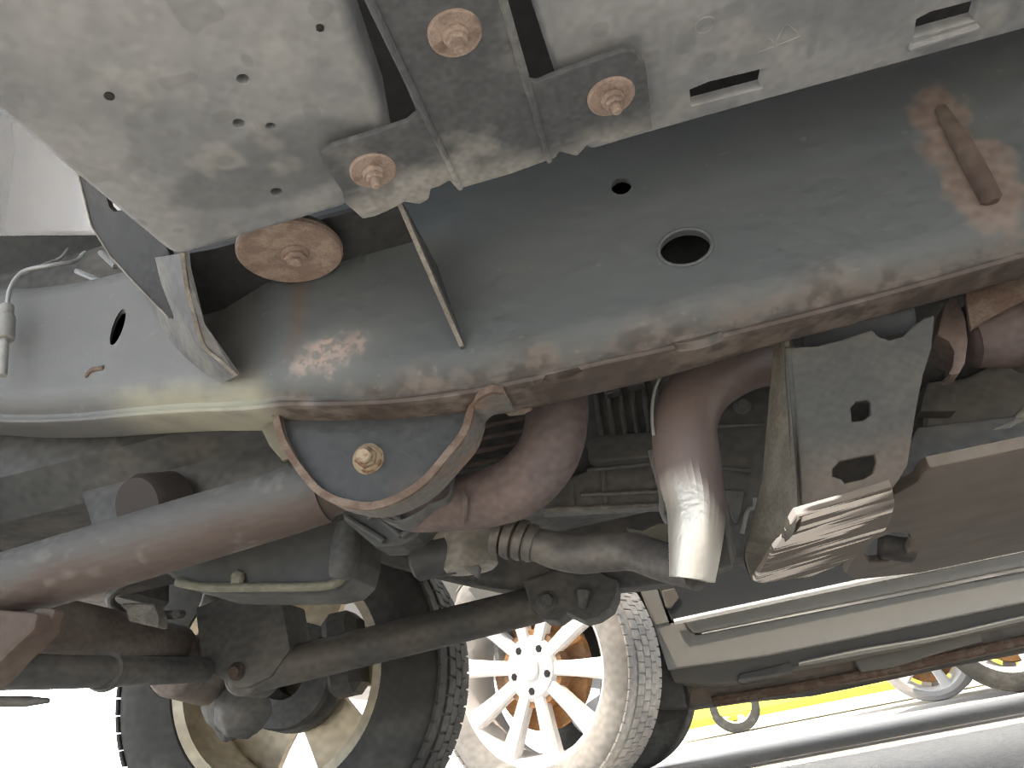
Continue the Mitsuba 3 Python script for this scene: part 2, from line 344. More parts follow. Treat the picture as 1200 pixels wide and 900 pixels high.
def rail_col(p, n, uv):
    x = dr.clip(p.x, -.66, .6); z = mi.Float(0)
    for c in coef: z = z * x + float(c)
    h = p.z - z                                     # height above the welded lap
    a = fbm(p.x * 22, p.y * 22, p.z * 22 + 3, 4); b = noise(p.x * 160, p.y * 160, p.z * 160)
    col = mix((.080, .094, .101), (.098, .108, .110), a)
    right = smoothstep(-.45, .25, p.x)
    rust = smoothstep(.010 + .036 * right, -.004, h + (a - .5) * (.02 + .05 * right) + (noise(p.x * 90, p.y * 90, p.z * 90) - .5) * .012)
    col = mix(col, mix((.062, .046, .038), (.185, .152, .127), smoothstep(.32, .66, fbm(p.x * 75, p.y * 75, p.z * 75, 3)) * .8 + .2 * b), rust * (.65 + .35 * a))
    col = mix(col, (.058, .043, .036), smoothstep(.0045, .0012, dr.abs(h + .0015 + (noise(p.x * 60, 2., 5.) - .5) * .004)) * .75 * smoothstep(.25, .6, noise(p.x * 34, 1., 9.) + .2))
    col = mix(col, (.115, .088, .076), smoothstep(.012, .004, dr.abs(p.x + .245 - .12 * (p.z - .45) + (a - .5) * .012)) * smoothstep(.02, .05, h) * .6)
    lf = smoothstep(-.26, -.30, p.x)                # front kick-up: light on its turned face put into a paler colour
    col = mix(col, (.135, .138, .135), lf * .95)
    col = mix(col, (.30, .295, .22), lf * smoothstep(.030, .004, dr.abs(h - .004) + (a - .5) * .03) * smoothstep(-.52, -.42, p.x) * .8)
    t = dr.clip(((p.x - weldA[0]) * float(weldB[0] - weldA[0]) + (p.z - weldA[2]) * float(weldB[2] - weldA[2])) / float((weldB[0] - weldA[0]) ** 2 + (weldB[2] - weldA[2]) ** 2), 0, 1)
    dx, dz = p.x - weldA[0] - t * float(weldB[0] - weldA[0]), p.z - weldA[2] - t * float(weldB[2] - weldA[2])
    d = dr.sqrt(dx * dx + dz * dz) + (a - .5) * .02
    col = mix(col, mix((.14, .105, .09), (.20, .165, .143), b), smoothstep(.026, .010, d - .008 * t + (noise(p.x * 110, p.z * 110, 1.) - .5) * .014) * smoothstep(.60, .59, p.y))
    col = mix(col, (.20, .205, .20), smoothstep(.055, .01, dr.sqrt(dr.square((p.x - patch[0]) * .7) + dr.square((p.z - patch[2]) * 1.6)) + (a - .5) * .03) * .45)
    e = dr.sqrt(dr.square((p.x - patch[0]) * .8) + dr.square((p.z - patch[2]) * 1.5)) + (noise(p.x * 130, p.z * 130, 3.) - .5) * .018
    col = mix(col, mix((.36, .27, .24), (.29, .27, .25), noise(p.x * 300, p.z * 300)), smoothstep(.034, .008, e) * (.25 + .75 * smoothstep(.30, .64, noise(p.x * 210, p.z * 260, 4.) * .6 + .4 * noise(p.x * 480, p.z * 480, 8.))))
    dots = smoothstep(.87, .90, noise(p.x * 150 + 7, p.y * 150, p.z * 150)) * .12
    return mix(col, (.30, .31, .30), dots)
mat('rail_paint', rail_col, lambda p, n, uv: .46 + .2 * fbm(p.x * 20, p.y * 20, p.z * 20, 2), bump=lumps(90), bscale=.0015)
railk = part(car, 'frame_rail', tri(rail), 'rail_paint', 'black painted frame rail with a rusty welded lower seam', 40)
def rim(px, py, r, t=.0022, nr=V(0, 1, 0)):
    o = on_rail(px, py); w = np.linspace(0, 2 * np.pi, 33)
    ring = o + np.c_[r[0] * np.cos(w), 0 * w - .0003, r[1] * np.sin(w)]; return tube(ring, t, 8)
part(railk, 'hole_rim', rim(803, 290, (.0212, .0167), .0016), 'rail_paint')
ax = weldB - weldA
part(railk, 'weld_stud', tube([weldA - V(0, .001, 0), weldA + ax * .5 - V(0, .004, 0), weldB - V(0, .003, 0)], [.0045, .0075, .0075], 16, 4, rounded=.003), 'arm_rust', 'rust-brown weld bead')

part(railk, 'weld_stud', tube([on_rail(101, 442), on_rail(108, 434), on_rail(122, 431)], .0028, 8, 3, rounded=.001), 'rust_edge')
# --- far frame rail
FAR = [(300, 600), (430, 652), (520, 676), (610, 692), (700, 690), (790, 680), (870, 657), (1000, 625), (1200, 575)]
fp = np.array([at(*q, y=1.36) for q in FAR]); fx = np.r_[-1.3, fp[:, 0], 1.6]; fz = np.r_[fp[0, 2] + .03, fp[:, 2], fp[-1, 2]]
fz_ = PchipInterpolator(fx, fz)
H = .178
def farsec(x):
    z = float(fz_(x)); y0 = 1.36; r = .02; q = []
    for cy, cz, a0 in ((y0 + r, z + r, math.pi), (y0 + W - r, z + r, 1.5 * math.pi), (y0 + W - r, z + H - r, 0), (y0 + r, z + H - r, .5 * math.pi)):
        q += [(x, cy + r * math.cos(a), cz + r * math.sin(a)) for a in np.linspace(a0, a0 + math.pi / 2, 5)]
    return q
farrail = part(car, 'frame_rail', skin(np.array([farsec(x) for x in np.linspace(-1.3, 1.6, 60)])), 'cast_dark', 'dark frame rail on the far side')

# --- underbody panels (undersides at z = .5) and the strap between them
pl = PZ(.5)
def xy(x, y): return pl.flat(V(x, y, .5))
le, lc = at(0, 120, z=.5), at(213, 298, z=.5)
pA, pB = at(405, 0, z=.5), at(457, 150, z=.5)
k = (pB - pA) / (pB[1] - pA[1])
holes = []
def disc(px, py, r, n=14): c = np.array(pl.hit(px, py)); return [tuple(c + r * V(math.cos(a), math.sin(a))) for a in np.linspace(0, 2 * np.pi, n, endpoint=False)]
lp = slab([xy(le[0] - .016, .05), xy(le[0] - .008, le[1]), xy(lc[0] - .008, lc[1] + .004), pl.hit(400, 246), pl.hit(470, 222), xy(*pB[:2]), xy(*(pA + k * (.05 - pA[1]))[:2])], pl, .045,
          [disc(324, 225, .0032), disc(285, 93, .003), disc(280, 145, .003), disc(317, 148, .0022)], bevel=.008, rnd=.012, steps=5)
pk = part(car, 'underbody_panel', lp, 'panel_paint', 'large dusty grey sheet-metal panel left of the strap', 40)
for px, py, r in ((128, 112, .0028), (375, 32, .0022)): part(pk, 'rubber_plug', lathe([(.0001, 0), (r, 0), (r, -.001), (.0001, -.0014)], at(px, py, z=.5), V(0, 0, 1), 14), 'dark_steel')
qA, qB = at(622, 0, z=.5), at(650, 85, z=.5); k = (qB - qA) / (qB[1] - qA[1])
bev = [pl.hit(*q) for q in ((765, 156), (900, 118), (1200, 36))]
slots = [pl.trace([(809, 106), (830, 97), (897, 81), (892, 103), (811, 124)]), pl.trace([(1075, 23), (1090, 15), (1148, 0), (1141, 24), (1072, 43)])]
rp = slab([xy(*(qA + k * (.05 - qA[1]))[:2]), xy(*qB[:2]), pl.hit(690, 178), *bev, xy(.95, .453), xy(.95, .05)], pl, .008, slots, bevel=.004, rnd=.006, steps=3)
pk2 = part(car, 'underbody_panel', rp, 'panel_paint', 'dusty grey sheet-metal panel with two rectangular slots right of the strap', 40)
lipA, lipB = at(1064, 56, z=.4985), at(1146, 31, z=.4985)
part(pk2, 'pressed_lip', tube([lipA, lipB], .0028, 10, rounded=.001), 'panel_paint')
for c_, r_, n_ in (((826, 30), .006, 24), ((899, 53), .007, 3), ((922, 42), .010, 3)):        # faint pressed marks
    o = at(*c_, z=.5); w = np.linspace(0, 2 * np.pi, n_ + 1) + .4
    part(pk2, 'pressed_mark', tube(smoothpath(o + np.c_[r_ * np.cos(w), r_ * np.sin(w), 0 * w + .0004], 1 if n_ > 3 else 4) if n_ > 3 else np.vstack([np.linspace(a, b, 5)[:-1] for a, b in zip((o + np.c_[r_ * np.cos(w), r_ * np.sin(w), 0 * w + .0004])[:-1], (o + np.c_[r_ * np.cos(w), r_ * np.sin(w), 0 * w + .0004])[1:])]), .0011, 6), 'panel_paint')
# strap
ps = PZ(.488)
L1, L2, R1, R2 = (433, 0), (489, 133), (585, 0), (618, 95)
def ext(a, b, py): return (a[0] + (b[0] - a[0]) * (py - a[1]) / (b[1] - a[1]), py)
strap_out = [ext(L1, L2, -120), L2, (478, 143), (430, 159), (388, 172), (376, 180), (379, 192), (392, 212), (401, 225), (405, 240), (414, 247), (425, 257), (440, 254), (452, 249), (466, 242), (474, 237), (492, 240), (503, 234), (505, 222), (515, 219),
             (527, 212), (536, 223), (545, 220), (600, 204), (641, 189), (652, 185), (655, 178), (673, 183), (676, 184), (688, 171), (697, 166), (716, 168), (735, 161), (765, 152), (762, 120), (757, 78), (745, 61), (732, 59), (660, 84), (630, 97), R2, ext(R1, R2, -120)]
strap = part(car, 'support_strap', slab(ps.trace(strap_out), ps, .0035, bevel=.0012, rnd=.0012), 'strap_paint', 'dark T-shaped steel strap with two bolted tabs', 30)
for a, b in (((431, -60), (540, 222)), ((572, -60), (644, 190))):       # pressed ribs along the strap's edges
    A_, B_ = at(*ext((433, 0), (540, 222), a[1]) if a[0] < 500 else a, z=.4875), at(*b, z=.4875)
    part(strap, 'pressed_rib', tube([A_, (A_ + B_) / 2, B_], [.0026, .0026, .0018], 10, rounded=.001), 'strap_paint')
for px, py, r in ((533, 38, .0062), (437, 199, .0060), (716, 112, .0062)):
    o = at(px, py, z=.4878); dz = V(.05, -.04, -1)
    part(strap, 'bolt', hexbolt(o, dz, r, washer=.0155, h=.007, stud=.006, turn=.3 + px), 'rusty_bolt', 'rust-coloured bolt with a round washer', 30)

# --- body mount on the rail
lip_px = [(213, 297), (218, 335), (226, 366), (238, 405), (258, 424), (277, 441)]
lip_path = smoothpath([at(*q, y=yy) for q, yy in zip(lip_px, (.443, .470, .495, .524, .537, .547))], 6)
root_path = smoothpath([on_rail(*q) - V(0, .003, 0) for q in ((148, 309), (160, 332), (178, 362), (205, 405), (238, 436), (262, 450))], 6)
def sheet(a, b, t=.004, n=6):
    g = np.array([a + (b - a) * k / n for k in range(n + 1)]); du, dv = np.gradient(g, axis=0), np.gradient(g, axis=1)
    nn = np.cross(du, dv); nn /= np.linalg.norm(nn, axis=2, keepdims=True)
    if (nn * (g - CAM)).sum() < 0: nn = -nn
    return skin(np.concatenate([g, (g + nn * t)[:, ::-1]], 1))
wall = sheet(root_path, lip_path)
bm = part(car, 'body_mount_bracket', wall, 'grey_bracket', 'light grey front wall of the body mount', 30)
def strip(pts, w, t, mt, nm, parent, label=None):
    """a narrow lip along a path: points with a direction of width"""
    p = np.asarray(pts, float); w = np.asarray(w, float); w = np.broadcast_to(w, p.shape)
    tt = np.gradient(p, axis=0); tt /= np.linalg.norm(tt, axis=1, keepdims=True)
    nn = np.cross(tt, w); nn /= np.linalg.norm(nn, axis=1, keepdims=True); nn *= t / 2
    v = np.stack([p - nn, p + nn, p + w + nn, p + w - nn], 1)
    return part(parent, nm, skin(v), mt, label, 30)
strip(lip_path - V(.0005, .001, 0), V(.0035, -.0005, 0), .002, 'bare_edge', 'bent_lip', bm)
gx = on_rail(540, 405)[0]; pg = Plane(V(gx, .5, .45), V(1, 0, 0))
gus = trimesh.creation.extrude_polygon(Polygon([(.45, .56), (.558, .56), (.558, .408), (.549, .404), (.545, .415), (.470, .525), (.45, .535)]), .0045, engine='earcut')
M_ = np.eye(4); M_[:3, :3] = np.array([[0, 0, 1], [1, 0, 0], [0, 1, 0]]).astype(float)
def gusset(e0, e1, mt, lab):
    # web from the rail face out to the panel: its free edge runs from e0 (top, outboard) to e1 (bottom, on the rail)
    t = V(.0045, 0, 0); back0 = V(e0[0], float(y_out(e0[0])) + .004, e0[2]); back1 = V(e1[0], float(y_out(e1[0])) + .004, e1[2] - .003)
    mid = (e0 + e1) / 2 + V(0, -.004, 0)
    ring = [e0, mid, e1, back1, back0]
    k = part(bm, 'gusset', skin(np.array([[q for q in ring], [q + t for q in ring]])), mt, lab, 30)
    strip(smoothpath([e0, mid, e1], 5) + V(-.0002, 0, 0), V(.0036, 0, 0), .0016, 'bare_edge', 'edge', k)
gusset(at(466, 240, y=.462), on_rail(540, 408) - V(0, .003, 0), 'bracket_steel', 'dark triangular gusset with a pale edge')
mt = at(340, 296, y=.505)
plate = slab(PZ(mt[2] + .012).trace([(222, 297), (250, 292), (470, 232), (478, 262), (490, 300), (230, 372)]), PZ(mt[2] + .012), .004, bevel=.001)
part(bm, 'mount_plate', plate, 'bracket_steel')
dd = depth(mt); rw = 61 * dd / FOCAL
part(bm, 'washer', lathe([(.0001, -.002), (rw * .96, -.002), (rw, .000), (rw, .004), (rw * .9, .006), (.0001, .006)], mt, V(.04, .0, 1), 56), 'rusty_washer', 'large round rusty washer')
part(bm, 'bolt', hexbolt(mt - V(-.004, 0, .002), V(.04, 0, -1), .0095, h=.007, stud=.004), 'rusty_washer')
part(bm, 'bushing', lathe([(.0001, .006), (rw * .8, .006), (rw * .88, .012), (.0001, .012)], mt, V(.04, 0, 1), 40), 'rubber')

# --- dark plate at the left
pq = P3(at(95, 207, y=.50), at(205, 372, y=.55), at(200, 300, y=.50))
sb = part(car, 'side_bracket', slab(pq.trace([(93, 206), (124, 229), (128, 243), (133, 248), (142, 247), (147, 243), (160, 250), (196, 292), (203, 310), (205, 366), (202, 374), (195, 370), (160, 333), (130, 300), (108, 265)]), pq, .004, bevel=.0008, rnd=.001), 'dark_steel', 'dark triangular bracket plate with a notch', 30)
strip([pq.o + pq.e1 * a + pq.e2 * b - pq.n * .001 for a, b in pq.trace([(93, 206), (108, 265), (130, 300), (160, 333), (198, 372)])], pq.n * .006, .0022, 'bare_edge', 'edge', sb)

# --- inner wing liner, dark recess and brake line at the far left
gl = []
lw_ = smoothpath([at(px_, 270, y=y_) for px_, y_ in ((-300, .50), (-120, .58), (-40, .64), (10, .70), (60, .75), (120, .79), (230, .80))], 6)
for q in lw_: gl.append([q, q + V(0, .0, .14), q + V(0, -.05, .30), q + V(0, -.04, .31), q + V(0, .012, .14), q + V(0, .012, 0)])
part(car, 'wing_liner', skin(np.array(gl)), 'liner' if 'liner' in scene else mat('liner', (.84, .85, .86), .3), 'pale smooth inner wing panel', 40)
body_back = PY(.93)
part(car, 'bulkhead', slab(body_back.trace([(-500, 268), (0, 268), (108, 272), (240, 272), (240, 420), (-500, 480)]), body_back, .02), 'black_plastic')
bl = [at(4, 408, y=.655), at(8, 365, y=.655), at(12, 338, y=.655), at(28, 318, y=.66), at(60, 311, y=.67), at(88, 306, y=.69), at(99, 296, y=.72)]
bk = part(car, 'brake_line', tube(bl, .0026, 10, 6), 'line_metal', 'thin bent metal brake line')
part(car, 'brake_line', tube([at(20, 325, y=.72), at(50, 311, y=.73), at(70, 303, y=.75), at(80, 292, y=.78)], .0022, 10, 6), 'line_metal')
f0, f1 = at(8, 358, y=.652), at(3, 440, y=.652)
part(bk, 'fitting', cat(tube([f0, f0 + (f1 - f0) * .16], .0075, 12, rounded=.001), tube([f0 + (f1 - f0) * .16, f0 + (f1 - f0) * .5], .0095, 14, rounded=.001), tube([f0 + (f1 - f0) * .5, f1], .0045, 12)), 'clean_plastic', 'pale plastic hose fitting')
for q in ((90, 318, 118, 330), (118, 296, 135, 312)):
    part(car, 'clip', tube([at(q[0], q[1], y=.74), at(q[2], q[3], y=.72)], .004, 8, rounded=.001), 'line_metal')

# --- near control arm and its bracket
yb = .585
pc = PY(yb)
RIM = [(322, 478), (326, 500), (332, 518), (350, 548), (370, 572), (385, 582), (400, 588), (433, 593), (467, 583), (497, 563), (523, 533), (543, 507), (552, 480), (560, 464), (576, 456), (590, 457)]
plate = slab(pc.trace([(322, 470), *RIM[1:], (600, 452)]), PY(yb + .010), .004, bevel=.0006)
cb = part(car, 'control_arm_bracket', plate, 'bracket_steel', 'rounded steel bracket holding the bolt of the control arm', 30)
rims = [at(*q, y=yb) for q in RIM[:-3]] + [at(*q, z=float(zseam(-.09)) - .0075) for q in RIM[-3:]]
rp3 = smoothpath(rims, 5)
nback = len(rp3); wv = np.array([V(0, .042, 0) * min(1, .30 + .9 * i / nback) for i in range(nback)])
strip(rp3, wv, .0045, 'flange_steel' if 'flange_steel' in scene else mat('flange_steel', wear((.16, .155, .145), (.24, .17, .13), 25, .45, .65), .6, bump=lumps(150), bscale=.001), 'flange', cb)
strip(rp3 - V(0, .0008, 0), V(0, .0045, 0), .0062, 'rust_edge', 'rim', cb, 'rusty cut edge')
part(cb, 'foot', slab(PY(yb + .03).trace([(572, 462), (590, 456), (606, 464), (624, 478), (612, 484), (596, 486), (584, 478)]), PY(yb + .03), .004, bevel=.0006, rnd=.001), 'flange_steel')
part(cb, 'tab', slab(PY(yb + .02).trace([(305, 501), (328, 492), (338, 520), (340, 536), (331, 540), (316, 523)]), PY(yb + .02), .004, bevel=.0006, rnd=.001), 'grey_olive' if 'grey_olive' in scene else mat('grey_olive', (.28, .255, .18), .7), 'bent pale tab')
bo = at(432, 538, y=yb + .010)
part(cb, 'bolt', cat(hexbolt(bo, V(.05, -1, -.1), .0098, washer=.0135, h=.009, stud=.0, turn=.2), tube([bo, bo + V(.001, -.0165, -.002)], .0068, 18, rounded=.0015)), 'zinc_bolt', 'zinc-yellow flanged bolt')
a0, a1 = at(446, 555, y=.635), at(-60, 707, y=.635)
arm = tube([a0, a0 + (a1 - a0) * .12, a0 + (a1 - a0) * .2, a1, a1 + (a1 - a0) * .25], [.020, .025, .030, .0315, .0315], 28, 3, rounded=.004)
ak = part(car, 'control_arm', arm, 'arm_paint', 'thick grey-brown tubular control arm running down to the left', 60)
part(ak, 'bushing', tube([V(a0[0], .60, a0[2]), V(a0[0], .675, a0[2])], .024, 24, rounded=.003), 'cast_dark')
st = PY(.80)
part(car, 'spring_tower', slab(st.trace([(50, 536), (72, 522), (130, 496), (330, 500), (345, 540), (330, 590), (112, 640), (100, 600), (92, 578), (62, 562), (52, 548)]), st, .05, bevel=.008, rnd=.006, steps=3), 'cast_dark', 'dark spring tower behind the near control arm')
part(car, 'bump_stop', lathe([(.0001, 0), (.030, 0), (.034, .01), (.034, .05), (.0001, .05)], at(160, 592, y=.745), V(.2, .9, .3), 30), 'clamp_rust0' if 'clamp_rust0' in scene else mat('clamp_rust0', (.055, .047, .043), .8), 'round brown bump stop')
# axle-side bracket of the near control arm
pn = PY(.60)
nb = part(car, 'axle_bracket', slab(pn.trace([(-120, 705), (10, 715), (45, 718), (40, 738), (8, 768), (-12, 790), (-60, 830), (-140, 830)]), pn, .03, bevel=.004, rnd=.004), 'arm_rust' if 'arm_rust' in scene else mat('arm_rust', wear((.10, .074, .062), (.135, .108, .088), 16, .4, .7), .8, bump=lumps(150), bscale=.0015), 'rust-brown axle bracket at the left edge')
part(nb, 'fold', slab(PY(.615).trace([(40, 712), (66, 713), (60, 726), (18, 772), (-18, 797), (-24, 790), (30, 735)]), PY(.615), .012, bevel=.003, rnd=.003), 'arm_rust')

# --- engine, gearbox, floor (dark background of the underside)
eng = part(car, 'floor_pan', box(V(.98, 1.0, .80), V(2.66, 1.50, .03)), 'black_plastic')
part(car, 'body_tub', cat(box(V(1.0, .16, .85), V(2.6, .05, .62), .02), box(V(.75, 1.70, .98), V(3.2, .05, .76), .02), box(V(.35, .93, 1.20), V(4.0, 1.62, .04), .01), box(V(.85, .95, 1.72), V(2.6, 1.5, .06), .02), box(V(2.3, .95, 1.2), V(.05, 1.5, 1.1), .02)), 'black_plastic')
part(car, 'engine_block', box(V(-.55, .98, .68), V(.62, .42, .38), .04), 'cast_dark')
gb = part(car, 'gearbox', cat(box(V(-.03, 1.08, .53), V(.60, .24, .22), .03), tube([V(.2, 1.05, .52), V(.8, 1.05, .48)], [.11, .07], 24)), 'cast_dark', 'dark cast gearbox case')
pt = PY(.945)
part(gb, 'sump', slab(pt.trace([(628, 600), (690, 596), (770, 592), (852, 588), (845, 545), (836, 534), (760, 541), (690, 550), (650, 565)]), pt, .03, bevel=.004, rnd=.004), 'cast_alloy', 'grey ribbed alloy sump')
for a, b in (((706, 548), (711, 592)), ((832, 536), (840, 588)), ((668, 562), (672, 594))):
    part(gb, 'rib', tube([at(*a, y=.944), at(*b, y=.944)], .0035, 8, rounded=.001), 'cast_alloy')
for a, b in (((640, 597), (850, 588)), ((680, 580), (845, 573)), ((688, 551), (838, 536))):
    part(gb, 'rail_rib', tube([at(*a, y=.941), at(*b, y=.941)], .0032, 8, rounded=.001), 'bare_edge' if a[1] == 597 else 'cast_alloy')
for a in ((825, 570), (828, 543)): part(gb, 'bolt', hexbolt(at(*a, y=.94), V(0, -1, -.1), .007), 'cast_alloy')
pt2 = PY(.93)
part(gb, 'bell_housing', slab(pt2.trace([(685, 440), (790, 405), (800, 470), (790, 525), (760, 535), (700, 540), (685, 520)]), pt2, .05, bevel=.004, rnd=.004), 'cast_dark')
for k_ in range(6):
    x0 = 697 + k_ * 14
    part(gb, 'fin', tube([at(x0 - 3, 440 - k_ * 2, y=.926), at(x0 + 9, 517 - k_ * 1.4, y=.926)], .0035, 8, rounded=.001), 'cast_dark')
part(gb, 'ledge', slab(pt2.trace([(688, 516), (700, 512), (790, 506), (800, 535), (700, 545), (690, 540)]), PY(.922), .02, bevel=.003, rnd=.003), 'cast_alloy_dark' if 'cast_alloy_dark' in scene else mat('cast_alloy_dark', wear((.12, .125, .12), (.17, .165, .15), 18, .4, .7), .55), None)
for q in ((718, 458, 18, 12), (745, 450, 18, 12)):
    part(gb, 'lug', box(at(q[0], q[1], y=.915), V(.02, .02, .012), .002), 'cast_alloy')
# finned side cover behind the bracket
pf = PY(.80)
fc = part(car, 'transfer_cover', slab(pf.trace([(530, 560), (534, 520), (560, 490), (612, 470), (632, 490), (636, 520), (620, 540)]), pf, .10, bevel=.003), 'cast_dark')
for k_ in range(5):
    part(fc, 'fin', tube([at(536, 548 - k_ * 14, y=.797), at(632, 528 - k_ * 14, y=.797)], .0030, 8, rounded=.001), 'exhaust_rust' if k_ else 'rust_edge')
part(car, 'sump_plug', lathe([(.0001, 0), (.022, 0), (.026, .006), (.026, .03), (.0001, .03)], at(560, 560, y=.80), V(.3, 1, 0), 28), 'cast_dark')

# --- exhaust
d1 = lambda pts: [at(px, py, y=y) for px, py, y in pts]
e1 = d1([(648, 400, .70), (652, 450, .70), (652, 495, .70), (640, 535, .705), (610, 568, .715), (570, 584, .73), (530, 590, .74), (488, 594, .76)])
ek = part(car, 'exhaust_pipe', tube(e1, [.030] * 5 + [.0285, .027, .026], 32, 7), 'exhaust_rust', 'purple-brown rusty exhaust bend', 60)
part(ek, 'weld_seam', tube(smoothpath(d1([(540, 566, .718), (545, 585, .702), (543, 612, .715)]), 5), .003, 8), 'exhaust_rust')
fl = smoothpath(d1([(527, 545, .705), (528, 575, .70), (520, 586, .70), (505, 592, .705), (490, 602, .71), (465, 612, .72), (445, 604, .72), (430, 594, .72)]), 5)
strip(fl, V(0, .03, 0), .003, 'cast_alloy', 'heat_shield', ek, 'thin grey heat shield edge')
e2 = d1([(960, 420, .80), (905, 418, .78), (862, 428, .75), (822, 455, .73), (803, 495, .72), (806, 545, .715), (815, 590, .71), (815, 630, .708), (811, 679, .712)])
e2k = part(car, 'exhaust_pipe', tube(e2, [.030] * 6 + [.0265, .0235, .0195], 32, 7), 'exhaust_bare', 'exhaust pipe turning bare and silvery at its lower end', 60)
e3 = d1([(588, 626, .80), (606, 633, .80), (628, 638, .80), (652, 645, .80), (680, 649, .79), (712, 647, .78), (742, 647, .77), (780, 659, .740), (818, 668, .716)])
e3k = part(car, 'exhaust_pipe', tube(e3, [.0145, .0155, .017, .019, .0195, .019, .018, .018, .018], 28, 7), 'exhaust_dull', 'dull grey exhaust pipe running level between its two bends', 60)
for s_, rr in ((-.002, .0215), (.010, .0225), (.022, .0205), (.033, .019)):
    u = np.array(e3[2]) - np.array(e3[0]); u /= np.linalg.norm(u); o = np.array(e3[0]) + u * s_
    part(e3k, 'clamp_ring', lathe([(.008, -.0045), (rr, -.0045), (rr + .001, 0), (rr, .0045), (.008, .0045)], o, u, 32), 'exhaust_dull')
part(car, 'hanger', slab(PY(.80).trace([(734, 618), (752, 622), (772, 613), (784, 614), (784, 634), (770, 632), (750, 625), (736, 624)]), PY(.80), .006, bevel=.001), 'grey_olive', 'pale olive exhaust hanger')
part(car, 'heat_shield', tube(smoothpath(d1([(782, 428, .70), (768, 455, .70), (764, 485, .70), (766, 510, .70)]), 6), .0016, 8), 'line_metal', 'thin metal edge beside the right exhaust pipe')
part(car, 'wire', tube(smoothpath(d1([(762, 528, .86), (766, 545, .86), (774, 575, .86), (776, 600, .86), (782, 613, .86)]), 5), .0028, 8), 'clean_plastic', 'pale thin wire')
part(car, 'wire', tube(smoothpath(d1([(838, 515, .80), (842, 545, .80), (845, 570, .80)]), 5), .0016, 8), 'clean_plastic')

# --- starter, lower castings around (400-560, 600-680)
st0, st1 = at(546, 618, y=.95), at(552, 668, y=.95)
stk = part(car, 'starter_motor', tube([st0, st1], .034, 28, rounded=.004), 'starter_alloy' if 'starter_alloy' in scene else mat('starter_alloy', wear((.34, .32, .275), (.22, .205, .175), 20, .4, .7), .5, .2), 'pale alloy starter motor body')
part(stk, 'flange', hull([at(*q, y=.925) for q in ((503, 617), (520, 612), (540, 618), (544, 634), (508, 634))] + [at(*q, y=.96) for q in ((503, 617), (520, 612), (540, 618), (544, 634), (508, 634))]), 'starter_alloy')
part(stk, 'solenoid', tube([at(485, 655, y=.95), at(535, 645, y=.95)], .028, 22, rounded=.004), 'black_plastic')
part(stk, 'lower_bracket', slab(PY(.93).trace([(532, 658), (560, 678), (562, 664), (545, 652)]), PY(.93), .01), 'cast_alloy')
pcst = PY(.88)
ca = part(car, 'lower_casting', slab(pcst.trace([(398, 600), (440, 592), (470, 606), (520, 600), (500, 614), (488, 630), (470, 640), (440, 642), (405, 612)]), pcst, .05, bevel=.004, rnd=.004), 'cast_alloy_dark', 'grey ribbed casting under the bracket')
for q in (((405, 606), (450, 634)), ((432, 598), (470, 628)), ((470, 628), (500, 608)), ((452, 600), (490, 618))): part(ca, 'rib', tube([at(*q[0], y=.875), at(*q[1], y=.875)], .004, 8, rounded=.001), 'cast_alloy')
part(ca, 'stud', tube([at(433, 596, y=.86), at(437, 608, y=.86)], .006, 10, rounded=.001), 'cast_alloy')

# --- engine oil pan
po = PY(.93)
op = part(car, 'oil_pan', slab(po.trace([(193, 672), (205, 683), (222, 690), (240, 696), (300, 697), (372, 696), (396, 690), (410, 676), (416, 655), (420, 600), (440, 560), (150, 560), (150, 650)]), po, .09, bevel=.012, rnd=.006, steps=4), 'pan_paint', 'dark oil pan with a pale lower lip', 40)
part(op, 'lip', tube([at(208, 682, y=.926), at(242, 688, y=.924), at(300, 688, y=.924), at(370, 687, y=.924), at(395, 682, y=.926), at(408, 668, y=.93)], .0065, 12, 4, squash=.9), 'pan_lip' if 'pan_lip' in scene else mat('pan_lip', wear((.30, .29, .22), (.22, .215, .17), 20, .4, .7), .5), 'pale dusty lip')
part(op, 'drain_boss', blob(at(278, 678, y=.925), V(.009, .006, .011), .3, 2), 'pan_lip')
part(op, 'end_cap', tube([at(408, 610, y=.90), at(404, 650, y=.90), at(398, 678, y=.90)], [.014, .018, .014], 16, 4, rounded=.003), 'cast_alloy_dark')

# --- front axle
AX = -.86
axk = part(car, 'axle', cat(tube([V(AX, .3, .412), V(AX, 1.0, .415), V(AX, 1.36, .415)], [.044, .044, .040], 28, rounded=.004), tube([V(AX, 1.34, .385), V(AX, 1.52, .38)], [.055, .065], 24, rounded=.01)), 'axle_rust', 'brown rusty front axle tube', 50)
part(axk, 'differential', blob(V(AX + .01, .70, .40), V(.12, .13, .125), .08, 4, 4), 'cast_dark')
part(axk, 'knuckle', cat(blob(V(AX + .02, 1.50, .39), V(.06, .06, .13), .12, 6, 4), blob(V(AX + .07, 1.46, .30), V(.05, .05, .05), .1, 9), blob(V(AX + .03, 1.48, .50), V(.05, .05, .06), .1, 19)), 'cast_dark', 'dark steering knuckle')
pk3 = PY(1.30)
ab = part(axk, 'spring_bracket', slab(pk3.trace([(232, 745), (228, 712), (262, 700), (330, 705), (340, 760), (318, 792), (290, 806), (278, 806), (258, 795), (236, 782)]), pk3, .09, bevel=.004, rnd=.005), 'cast_dark')
part(ab, 'bolt', hexbolt(at(277, 787, y=1.297), V(.1, -1, -.1), .011, washer=.015, h=.011), 'arm_rust')
part(axk, 'coil_spring', tube([V(AX + .03 + .055 * math.cos(a), 1.22 + .055 * math.sin(a), .44 + .011 * a) for a in np.arange(0, 30, .25)], .0075, 10), 'cast_dark')
